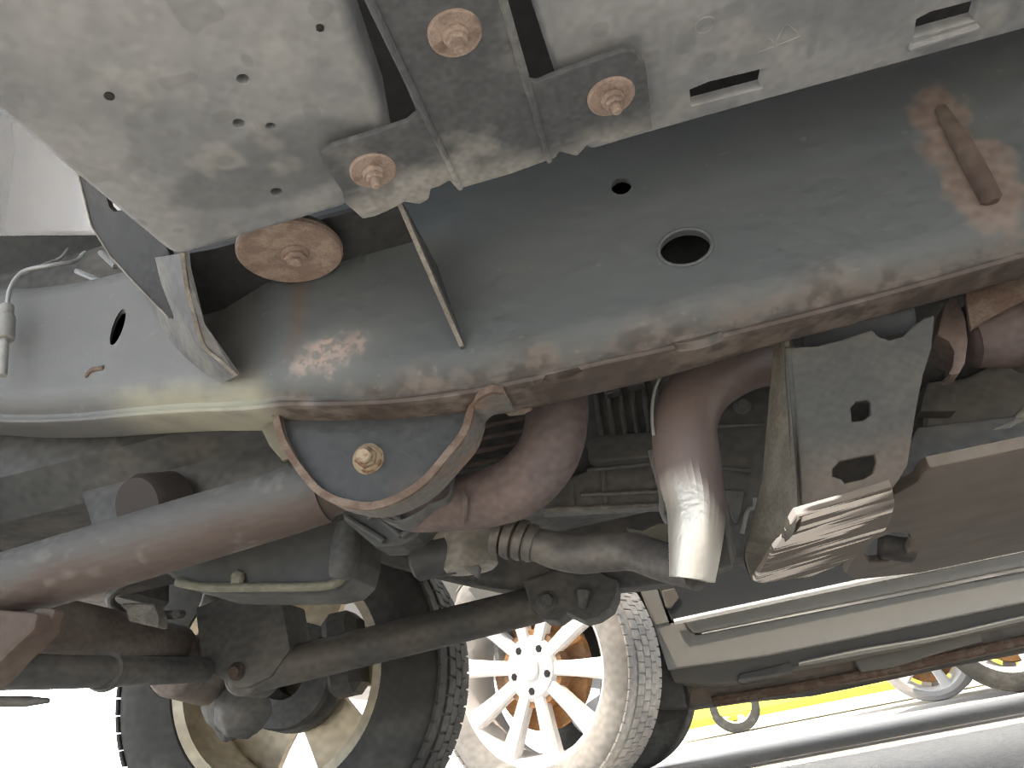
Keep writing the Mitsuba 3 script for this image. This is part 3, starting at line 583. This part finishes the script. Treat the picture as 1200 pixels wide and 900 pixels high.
part(car, 'tie_rod', tube([at(-60, 788, y=.88), at(110, 787, y=1.05), at(240, 785, y=1.30)], [.022, .022, .020], 22, 3, rounded=.003), 'cast_dark', 'dark steering rod under the axle')
part(car, 'tie_rod', tube([at(30, 765, y=1.0), at(120, 772, y=1.15), at(230, 782, y=1.36)], .015, 18, 3), 'black_plastic', 'thin steering rod behind the axle')
part(car, 'rod_clamp', lathe([(.018, -.008), (.027, -.008), (.027, .008), (.018, .008)], at(122, 787, y=1.07), V(-.45, 1, -.1), 24), 'cast_dark')
part(car, 'steering_damper', tube([at(-80, 822, y=.82), at(30, 822, y=.85), at(58, 821, y=.86)], [.006, .006, .0025], 12), 'cast_alloy_dark', 'slim damper rod at the lower left edge')
part(car, 'sway_bar_link', slab(PY(1.0).trace([(136, 706), (180, 707), (186, 722), (186, 736), (150, 728), (147, 716)]), PY(1.0), .02, bevel=.003, rnd=.003), 'bare_edge', 'pale scuffed bracket above the axle')
part(car, 'crossmember', cat(box(V(-.98, 1.0, .56), V(.10, .9, .09), .01), box(V(-.80, 1.12, .60), V(.30, .25, .22), .03)), 'cast_dark')

# --- far control arm
b0, b1 = at(290, 792, y=1.33), at(648, 704, y=1.37)
fa = part(car, 'control_arm', tube([b0 + (b0 - b1) * .05, b0 + (b1 - b0) * .08, b0 + (b1 - b0) * .9, b1], [.026, .031, .031, .026], 26, 4, rounded=.004), 'far_arm' if 'far_arm' in scene else mat('far_arm', wear((.15, .15, .14), (.2, .185, .16), 12, .4, .7), .55), 'dark tubular control arm on the far side', 60)
for q in (V(b0[0], 1.31, b0[2]), V(b1[0], 1.34, b1[2])): part(fa, 'bushing', tube([q, q + V(0, .08, 0)], .034, 24, rounded=.004), 'cast_dark')
pfb = PY(1.335)
fb = part(car, 'control_arm_bracket', slab(pfb.trace([(612, 680), (650, 668), (700, 668), (724, 680), (722, 698), (716, 712), (700, 723), (684, 727), (664, 718), (652, 727), (636, 726), (622, 714)]), pfb, .08, bevel=.005, rnd=.004), 'cast_dark', 'dark far bracket of the control arm')
part(fb, 'bolt', hexbolt(at(641, 705, y=1.333), V(.1, -1, 0), .012, washer=.018, h=.012), 'cast_alloy_dark')
part(fb, 'rib', tube([at(684, 690, y=1.33), at(682, 714, y=1.33)], [.012, .007], 14, rounded=.003), 'cast_alloy_dark')

# --- far front wheel
def wheel(parent, c, axis, R, rr, w, n_sp, sp_w, alloy, tyre_m, disc_m, out=1, lugs=5, double=False, tread=60, steer=None, spoke_t=.03, detail=True, disc_r=.74):
    """axis: unit vector pointing to the outer (show) side"""
    ax = np.asarray(axis, float) / np.linalg.norm(axis); c = np.asarray(c, float)
    k = key_of(parent, 'wheel')
    h = w / 2
    ty = [(rr * .985, -h * .80), (rr * 1.03, -h * .95), (rr + (R - rr) * .45, -h * 1.06), (R - .03, -h * 1.0), (R - .012, -h * .93), (R - .003, -h * .80), (R, -h * .4), (R, h * .4), (R - .003, h * .80), (R - .012, h * .93), (R - .03, h * 1.0), (rr + (R - rr) * .45, h * 1.06), (rr * 1.03, h * .95), (rr * .985, h * .80)]
    t = part(k, 'tyre', lathe(ty, c, ax, 96), tyre_m, None, 40)
    if detail:
        u = np.cross(ax, V(0, 0, 1)); u /= np.linalg.norm(u); v = np.cross(ax, u)
        bl_ = []
        for i in range(tread):
            for row in range(-2, 3):
                a = 2 * np.pi * (i + .5 * (row % 2)) / tread
                er = u * math.cos(a) + v * math.sin(a); et = -u * math.sin(a) + v * math.cos(a)
                Mx = np.eye(4); Mx[:3, 0], Mx[:3, 1], Mx[:3, 2] = et, ax, er
                b = box(V(0, 0, 0), V(2 * np.pi * R / tread * .88, w * .182, .007), .0015); Mx[:3, 3] = c + er * (R + .0008 - (.007 if abs(row) == 2 else 0)) + ax * row * w * .195
                b.apply_transform(Mx); bl_.append(b)
        part(t, 'tread_block', cat(*bl_), tyre_m); labels[t + '__tread_block'] = {'kind': 'stuff'}
    rm = [(rr * 1.035, -h * .92), (rr * .93, -h * .86), (rr * .90, -h * .5), (rr * .86, 0), (rr * .92, h * .62), (rr * 1.0, h * .84), (rr * 1.035, h * .92), (rr * 1.05, h * .86), (rr * 1.0, h * .70), (rr * .96, h * .5), (rr * .90, 0), (rr * .94, -h * .5), (rr * .98, -h * .8), (rr * 1.05, -h * .88)]
    rk = part(k, 'rim', lathe(rm, c, ax, 80), alloy)
    u = np.cross(ax, V(0, 0, 1)); u /= np.linalg.norm(u); v = np.cross(ax, u)
    hub_h = h * .55
    hb = [(.0001, hub_h - .05), (rr * .34, hub_h - .05), (rr * .36, hub_h - .01), (rr * .30, hub_h + .004), (rr * .13, hub_h + .006), (rr * .12, hub_h + .012), (.0001, hub_h + .016)]
    part(rk, 'hub', lathe(hb, c, ax, 40), alloy)
    for i in range(n_sp):
        a = 2 * np.pi * (i + .5) / n_sp + (steer or 0)
        er = u * math.cos(a) + v * math.sin(a); et = -u * math.sin(a) + v * math.cos(a); pts = []
        for r_, wd, hh, th in ((rr * .24, sp_w[0], hub_h, spoke_t), (rr * .60, sp_w[1], hub_h + .006, spoke_t * .9), (rr * .97, sp_w[2], h * .74, spoke_t)):
            q = c + er * r_
            pts.append([q + et * wd + ax * (hh - th), q + et * wd + ax * (hh - .006), q + et * wd * .75 + ax * hh, q - et * wd * .75 + ax * hh, q - et * wd + ax * (hh - .006), q - et * wd + ax * (hh - th)])
        part(rk, 'spoke', skin(np.array(pts)), alloy, None, 30)
    for i in range(lugs):
        a = 2 * np.pi * i / lugs + .2; o = c + (u * math.cos(a) + v * math.sin(a)) * rr * .235 + ax * (hub_h - .004)
        part(rk, 'lug_nut', hexbolt(o, ax, .0115, h=.012), 'dark_steel')
    if disc_m:
        part(k, 'brake_disc', lathe([(.04, -.012), (rr * disc_r, -.012), (rr * disc_r, .012), (rr * .42, .012), (rr * .40, .05), (.04, .05)], c - ax * .005, ax, 56), disc_m)
    return k
wc = V(-.80, 1.72, .375)
wk = wheel(car, wc, V(0, 1, 0), .362, .228, .235, 5, (.05, .062, .078), 'warm_lit_alloy', 'rubber', 'cast_dark', steer=.5, tread=64, disc_r=.50)
labels[wk] = {'label': 'bronze-lit alloy wheel with a dark tyre on the far front axle'}
part(wk, 'backing_plate', lathe([(.05, 0), (.105, 0), (.11, .012), (.05, .012)], wc + V(0, -.075, 0), V(0, 1, 0), 40, -.6, 4.4), 'cast_dark')
part(wk, 'caliper', box(wc + V(.13, -.04, .02), V(.08, .09, .17), .02), 'cast_dark')

# --- gearbox crossmember with its scraped lower face
yc = .605
pcm = P3(at(930, 395, y=yc), at(1090, 380, y=yc), at(935, 600, y=yc + .015))
face = [(919, 398), (925, 412), (950, 407), (985, 398), (1022, 386), (1030, 394), (1042, 398), (1058, 394), (1070, 381), (1082, 373), (1096, 368), (1092, 408), (1082, 440), (1075, 475), (1068, 520), (1064, 545), (1054, 562), (1045, 574), (1000, 587), (968, 596), (934, 607), (928, 560), (925, 500), (921, 440)]
h1 = [(997, 478), (1003, 471), (1017, 469), (1020, 472), (1020, 486), (1012, 492), (999, 494)]
h2 = [(976, 549), (984, 541), (1010, 535), (1025, 533), (1027, 540), (1023, 555), (1012, 561), (990, 566), (986, 561), (976, 558)]
xk = part(car, 'gearbox_crossmember', slab(pcm.trace(face), pcm, .0045, [pcm.trace(h1), pcm.trace(h2)], bevel=.0018, rnd=.0012), 'crossmember_paint', 'dark plate of the gearbox crossmember with two punched holes', 30)
zu = .252
pu = P3(at(935, 606, y=yc + .016), at(1045, 573, y=yc + .016), at(893, 683, z=.247))
part(xk, 'scraped_face', slab(pu.trace([(933, 604), (968, 594), (1000, 585), (1046, 571), (1050, 590), (1044, 612), (1038, 622), (1020, 636), (1005, 650), (985, 662), (950, 676), (892, 684), (884, 682), (900, 655), (918, 628)]), pu, .006, bevel=.002, rnd=.001), 'scraped_steel', 'scraped rust-brown lower face')
fr = smoothpath([at(919, 398, y=yc), at(926, 470, y=yc + .004), at(934, 606, y=yc + .016), at(915, 642, z=.2505), at(890, 684, z=.247)], 5)
bk_ = smoothpath([at(907, 400, y=.645), at(904, 480, y=.655), at(898, 575, y=.68), at(872, 645, y=.76), at(879, 679, y=.93)], 5)
part(xk, 'side_flange', sheet(bk_, fr, .004), 'crossmember_side', 'pale gritty side flange', 30)
pr = PZ(.272)
part(xk, 'tray', slab(pr.trace([(1042, 584), (1075, 566), (1080, 556), (1090, 549), (1200, 526), (1330, 500), (1330, 610), (1200, 646), (1075, 672), (1000, 680), (990, 672)]), pr, .01, [pr.trace([(972, 664), (985, 652), (1003, 638), (1020, 626), (1045, 622), (1066, 624), (1072, 634), (1066, 650), (1040, 660), (1005, 668), (980, 672)])] if 0 else [pr.trace([(1012, 652), (1026, 632), (1046, 624), (1064, 625), (1070, 634), (1062, 650), (1040, 658), (1020, 660)])], bevel=.003, rnd=.002), 'scraped_steel', 'brown lower tray of the crossmember with an oval opening')
part(xk, 'cross_tube', tube([at(930, 392, y=.665), at(1066, 366, y=.665)], .017, 22, rounded=.004), 'tube_blue' if 'tube_blue' in scene else mat('tube_blue', (.085, .095, .105), .45), 'dark round tube behind the plate')
part(xk, 'inner_bar', tube([at(1030, 640, y=1.1), at(1072, 646, y=1.1)], .016, 16, rounded=.003), 'exhaust_dull')
part(xk, 'long_tray', slab(PY(.80).trace([(1075, 500), (1200, 485), (1330, 470), (1330, 520), (1200, 530), (1090, 550), (1050, 575), (1052, 540)]), PY(.80), .03, bevel=.003), 'cast_dark')

# --- catalytic converter and clamp at the right edge
ca0, ca1 = at(1128, 398, y=.70), at(1330, 348, y=.70)
ck = part(car, 'catalytic_converter', tube([ca0, ca0 + (ca1 - ca0) * .1, ca0 + (ca1 - ca0) * .32, ca1], [.026, .030, .036, .036], 32, 3, rounded=.006), 'exhaust_rust', 'rusty cylinder of the exhaust at the right edge', 50)
part(ck, 'band', lathe([(.030, -.004), (.041, -.004), (.042, 0), (.041, .004), (.030, .004)], at(1192, 384, y=.70), ca1 - ca0, 40), 'bare_edge')
part(ck, 'end_tube', tube([at(1095, 420, y=.70), at(1112, 412, y=.70)], .014, 20, rounded=.003), 'exhaust_rust')
pck = PY(.665)
part(ck, 'clamp', slab(pck.trace([(1098, 392), (1106, 358), (1114, 346), (1124, 352), (1132, 372), (1135, 400), (1132, 424), (1124, 438), (1108, 441), (1116, 430), (1118, 412), (1112, 400)]), pck, .022, bevel=.002, rnd=.002), 'clamp_rust' if 'clamp_rust' in scene else mat('clamp_rust', wear((.20, .165, .15), (.26, .2, .175), 30, .4, .7), .8, bump=lumps(200), bscale=.001), 'rusty hooked clamp')
part(ck, 'shield', slab(PY(.635).trace([(1130, 338), (1230, 310), (1230, 345), (1200, 352), (1170, 366), (1138, 386)]), PY(.635), .004, bevel=.001), 'rust_edge', 'bent rust-coloured shield')
part(car, 'transfer_case', slab(PY(.86).trace([(1085, 448), (1130, 440), (1205, 405), (1330, 370), (1330, 470), (1240, 482), (1190, 503), (1140, 520), (1075, 520)]), PY(.86), .2, bevel=.01, rnd=.006), 'cast_alloy_dark', 'dark grey transfer case')
part(car, 'transfer_case', slab(PY(.84).trace([(1086, 448), (1118, 444), (1122, 480), (1120, 482), (1078, 482)]), PY(.84), .02, bevel=.002), 'cast_dark')
part(car, 'shaft_cover', slab(PY(.80).trace([(1155, 506), (1185, 490), (1210, 465), (1225, 470), (1210, 492), (1185, 505)]), PY(.80), .02, bevel=.003), 'starter_alloy', 'pale curved cover edge')
# small things in the gap between pipe and crossmember
gx_ = PY(.86)
gk = part(car, 'side_casting', slab(gx_.trace([(838, 470), (868, 452), (915, 445), (915, 600), (905, 640), (862, 650), (845, 560)]), gx_, .08, bevel=.004), 'cast_dark')
part(gk, 'bolt', hexbolt(at(870, 476, y=.857), V(0, -1, -.1), .007, washer=.010), 'cast_alloy')
for q in (((838, 500), (895, 497)), ((845, 548), (880, 552)), ((846, 575), (872, 576))): part(gk, 'rib', tube([at(*q[0], y=.855), at(*q[1], y=.855)], .0025, 8), 'cast_alloy_dark')
part(gk, 'cover_plate', slab(PY(.85).trace([(846, 574), (873, 576), (866, 612), (861, 612)]), PY(.85), .006), 'cast_alloy')
part(car, 'wire', tube(smoothpath(d1([(885, 584, .84), (884, 594, .84), (876, 600, .84), (870, 625, .84)]), 5), [.0025] * 16, 8), 'clean_plastic')

# ================================================================ the grey car beside it
suv = thing('grey_suv', 'grey car parked beyond, showing its white front wheel, door bottom and sill', 'car')
YN = 2.45; pN = PY(YN)
def flank(pts, t=.03, off=0., **k): return slab(PY(YN + off).trace(pts), PY(YN + off), t, **k)
part(suv, 'wing', flank([(750, 692), (772, 692), (784, 731), (800, 726), (806, 738), (816, 744), (1330, 645), (1330, 680), (1200, 706), (1000, 748), (900, 768), (783, 785), (768, 738)], bevel=.004), 'grey_paint', 'grey wing and sill')
part(suv, 'wing_panel', flank([(750, 690), (770, 690), (784, 729), (769, 733)], off=-.004, bevel=.002), 'grey_paint')
part(suv, 'door', flank([(801, 727), (1330, 620), (1330, 637), (820, 741), (812, 741), (806, 736)], off=-.012, bevel=.005, rnd=.003), 'grey_paint', 'grey lower door moulding')
part(suv, 'door', flank([(772, 690), (780, 640), (800, 600), (1330, 490), (1330, 615), (800, 723), (787, 727)], off=-.004, bevel=.004), 'dark_gloss', 'dark glossy door above the moulding')
part(suv, 'trim_strip', tube([at(790, 729, y=YN - .018), at(1000, 684, y=YN - .018), at(1330, 616, y=YN - .018)], .0085, 10, rounded=.001), 'chrome', 'bright trim strip')
part(suv, 'lamp', flank([(775, 692), (790, 689), (796, 700), (786, 713), (780, 712)], off=-.012, bevel=.003, rnd=.004), 'lamp_lens', 'small side lamp')
part(suv, 'sill_cladding', flank([(783, 783), (900, 764), (1000, 745), (1330, 676), (1330, 705), (1200, 729), (1000, 772), (850, 803), (790, 800)], .15, .03, bevel=.01), 'clad' if 'clad' in scene else mat('clad', (.10, .10, .095), .6), 'black sill cladding')
part(suv, 'undertray', flank([(800, 800), (870, 786), (930, 774), (935, 782), (1000, 768), (1100, 750), (1330, 700), (1330, 735), (1200, 760), (1060, 790), (1000, 802), (900, 812), (830, 822), (806, 826)], .9, .30, bevel=.01), 'under' if 'under' in scene else mat('under', wear((.15, .145, .135), (.22, .19, .16), 5, .4, .7), .7), 'grey-brown underside')
part(suv, 'jacking_flap', flank([(866, 790), (925, 776), (930, 780), (928, 790), (872, 802), (864, 799)], .05, .02, bevel=.004), 'black_plastic')
part(suv, 'wheel_arch', flank([(715, 690), (752, 690), (768, 735), (784, 785), (800, 800), (806, 830), (770, 830), (740, 760)], .5, .08, bevel=.01), 'black_plastic')
part(suv, 'inner_arch', slab(PY(2.75).trace([(430, 560), (820, 560), (830, 700), (806, 838), (770, 850), (760, 780), (500, 760)]), PY(2.75), .05), 'black_plastic')
part(suv, 'front_wing', flank([(548, 690), (560, 683), (590, 688), (640, 640), (775, 610), (775, 690), (745, 692), (700, 640), (620, 700), (590, 720), (560, 705)], .03, 0, bevel=.004), 'grey_paint')
a_ = math.radians(27); wd = V(-math.sin(a_), -math.cos(a_), 0.02)
wN = at(634, 783, y=2.50)
wN[2] = max(wN[2], .362)
nk = wheel(suv, wN, wd, .362, .272, .185, 10, (.020, .023, .030), 'silver_alloy', 'dusty_rubber', 'disc_rust', steer=.12, tread=80, disc_r=.64)
labels[nk] = {'label': 'white ten-spoke alloy wheel with an orange rusty brake disc'}
part(nk, 'caliper', box(wN - wd * .06 + V(-.13, 0, .07), V(.08, .05, .14), .015), 'cast_alloy')
part(suv, 'sill_seam', tube([at(936, 778, y=2.47), at(1010, 763, y=2.47), at(1100, 747, y=2.47), at(1200, 724, y=2.47), at(1330, 698, y=2.47)], [.007, .009, .007, .008, .007], 8, 4), 'grey_paint')
part(suv, 'floor_rail', tube([at(835, 822, y=2.735), at(930, 806, y=2.735), at(1060, 781, y=2.735), at(1330, 722, y=2.735)], .016, 10), 'rust_edge', 'rust-brown edge of the underside')
part(suv, 'heat_shield', slab(PY(2.71).trace([(1000, 772), (1060, 757), (1110, 742), (1150, 738), (1152, 752), (1100, 766), (1050, 782), (1010, 788)]), PY(2.71), .03, bevel=.006), 'shield_grey' if 'shield_grey' in scene else mat('shield_grey', (.15, .148, .14), .5), 'grey shield under the grey car')
part(suv, 'drive_shaft', tube([at(775, 800, y=2.7), at(800, 815, y=2.95)], .03, 14), 'black_plastic')
wF = at(722, 812, y=3.95); wF[2] = .36
wheel(suv, wF, V(.2, 1, 0), .36, .23, .21, 8, (.02, .025, .03), 'silver_alloy', 'rubber', None, tread=60, detail=False)
part(suv, 'roof_body', cat(box(V(.6, 3.3, .95), V(4.2, 1.55, .9), .12), box(V(.8, 3.3, 1.55), V(2.4, 1.4, .5), .15)), 'grey_paint')

# ================================================================ cars farther away
yel = thing('yellow_car', 'yellow car far behind the grey one, only its lower flank and wheels showing', 'car')
def boxcar(k, cx, cy, body, length, zlo, paint, rot=0., R=.32, tyre='rubber', fill=.66, disc='disc_rust', land=None):
    Mx = ROT([0, 0, 1], rot); Mx[:3, 3] = V(cx, cy, 0)
    if land is not None: Mx[:2, 3] = np.asarray(land)[:2] - (Mx[:3, :3] @ V(-length * .3, -.76, 0))[:2]
    b = cat(box(V(0, 0, zlo + .33), V(length, 1.7, .66), .08), hull([(-length * .32, -.72, zlo + .6), (length * .42, -.72, zlo + .6), (-length * .32, .72, zlo + .6), (length * .42, .72, zlo + .6), (-length * .15, -.6, zlo + 1.2), (length * .30, -.6, zlo + 1.2), (-length * .15, .6, zlo + 1.2), (length * .30, .6, zlo + 1.2)]))
    b.apply_transform(Mx); part(k, 'body', b, paint)
    for sx in (-1, 1):
        for sy in (-1, 1):
            c = (Mx @ np.r_[sx * length * .3, sy * .76, R, 1])[:3]; axw = Mx[:3, :3] @ V(0, sy, 0)
            wheel(k, c, axw, R, R * fill, .2, 5, (.03, .035, .045), 'silver_alloy', tyre, disc, lugs=0, detail=False)
def parked(k, px, py, y, zlo, paint, R, tyre='rubber', nose=.84, fill=.66, disc='disc_rust'):
    q = at(px, py, y=y); boxcar(k, 0, 0, None, 4.2, zlo, paint, rot=-math.degrees(math.atan2(q[0], y)), land=q, R=R, tyre=tyre, fill=fill, disc=disc)
parked(yel, 866, 848, 11.0, .15, 'yellow_paint', .31, disc=None)
whc = thing('white_car', 'car whose blown-white wheel stands between the yellow car and the right edge', 'car')
parked(whc, 1092, 792, 6.95, .36, 'white_paint', .34, 'pale_rubber', fill=.80)
drk = thing('dark_car', 'car whose dark tyre stands nearest the right edge of the picture', 'car')
parked(drk, 1192, 772, 5.0, .40, 'dark_gloss', .335, fill=.72)
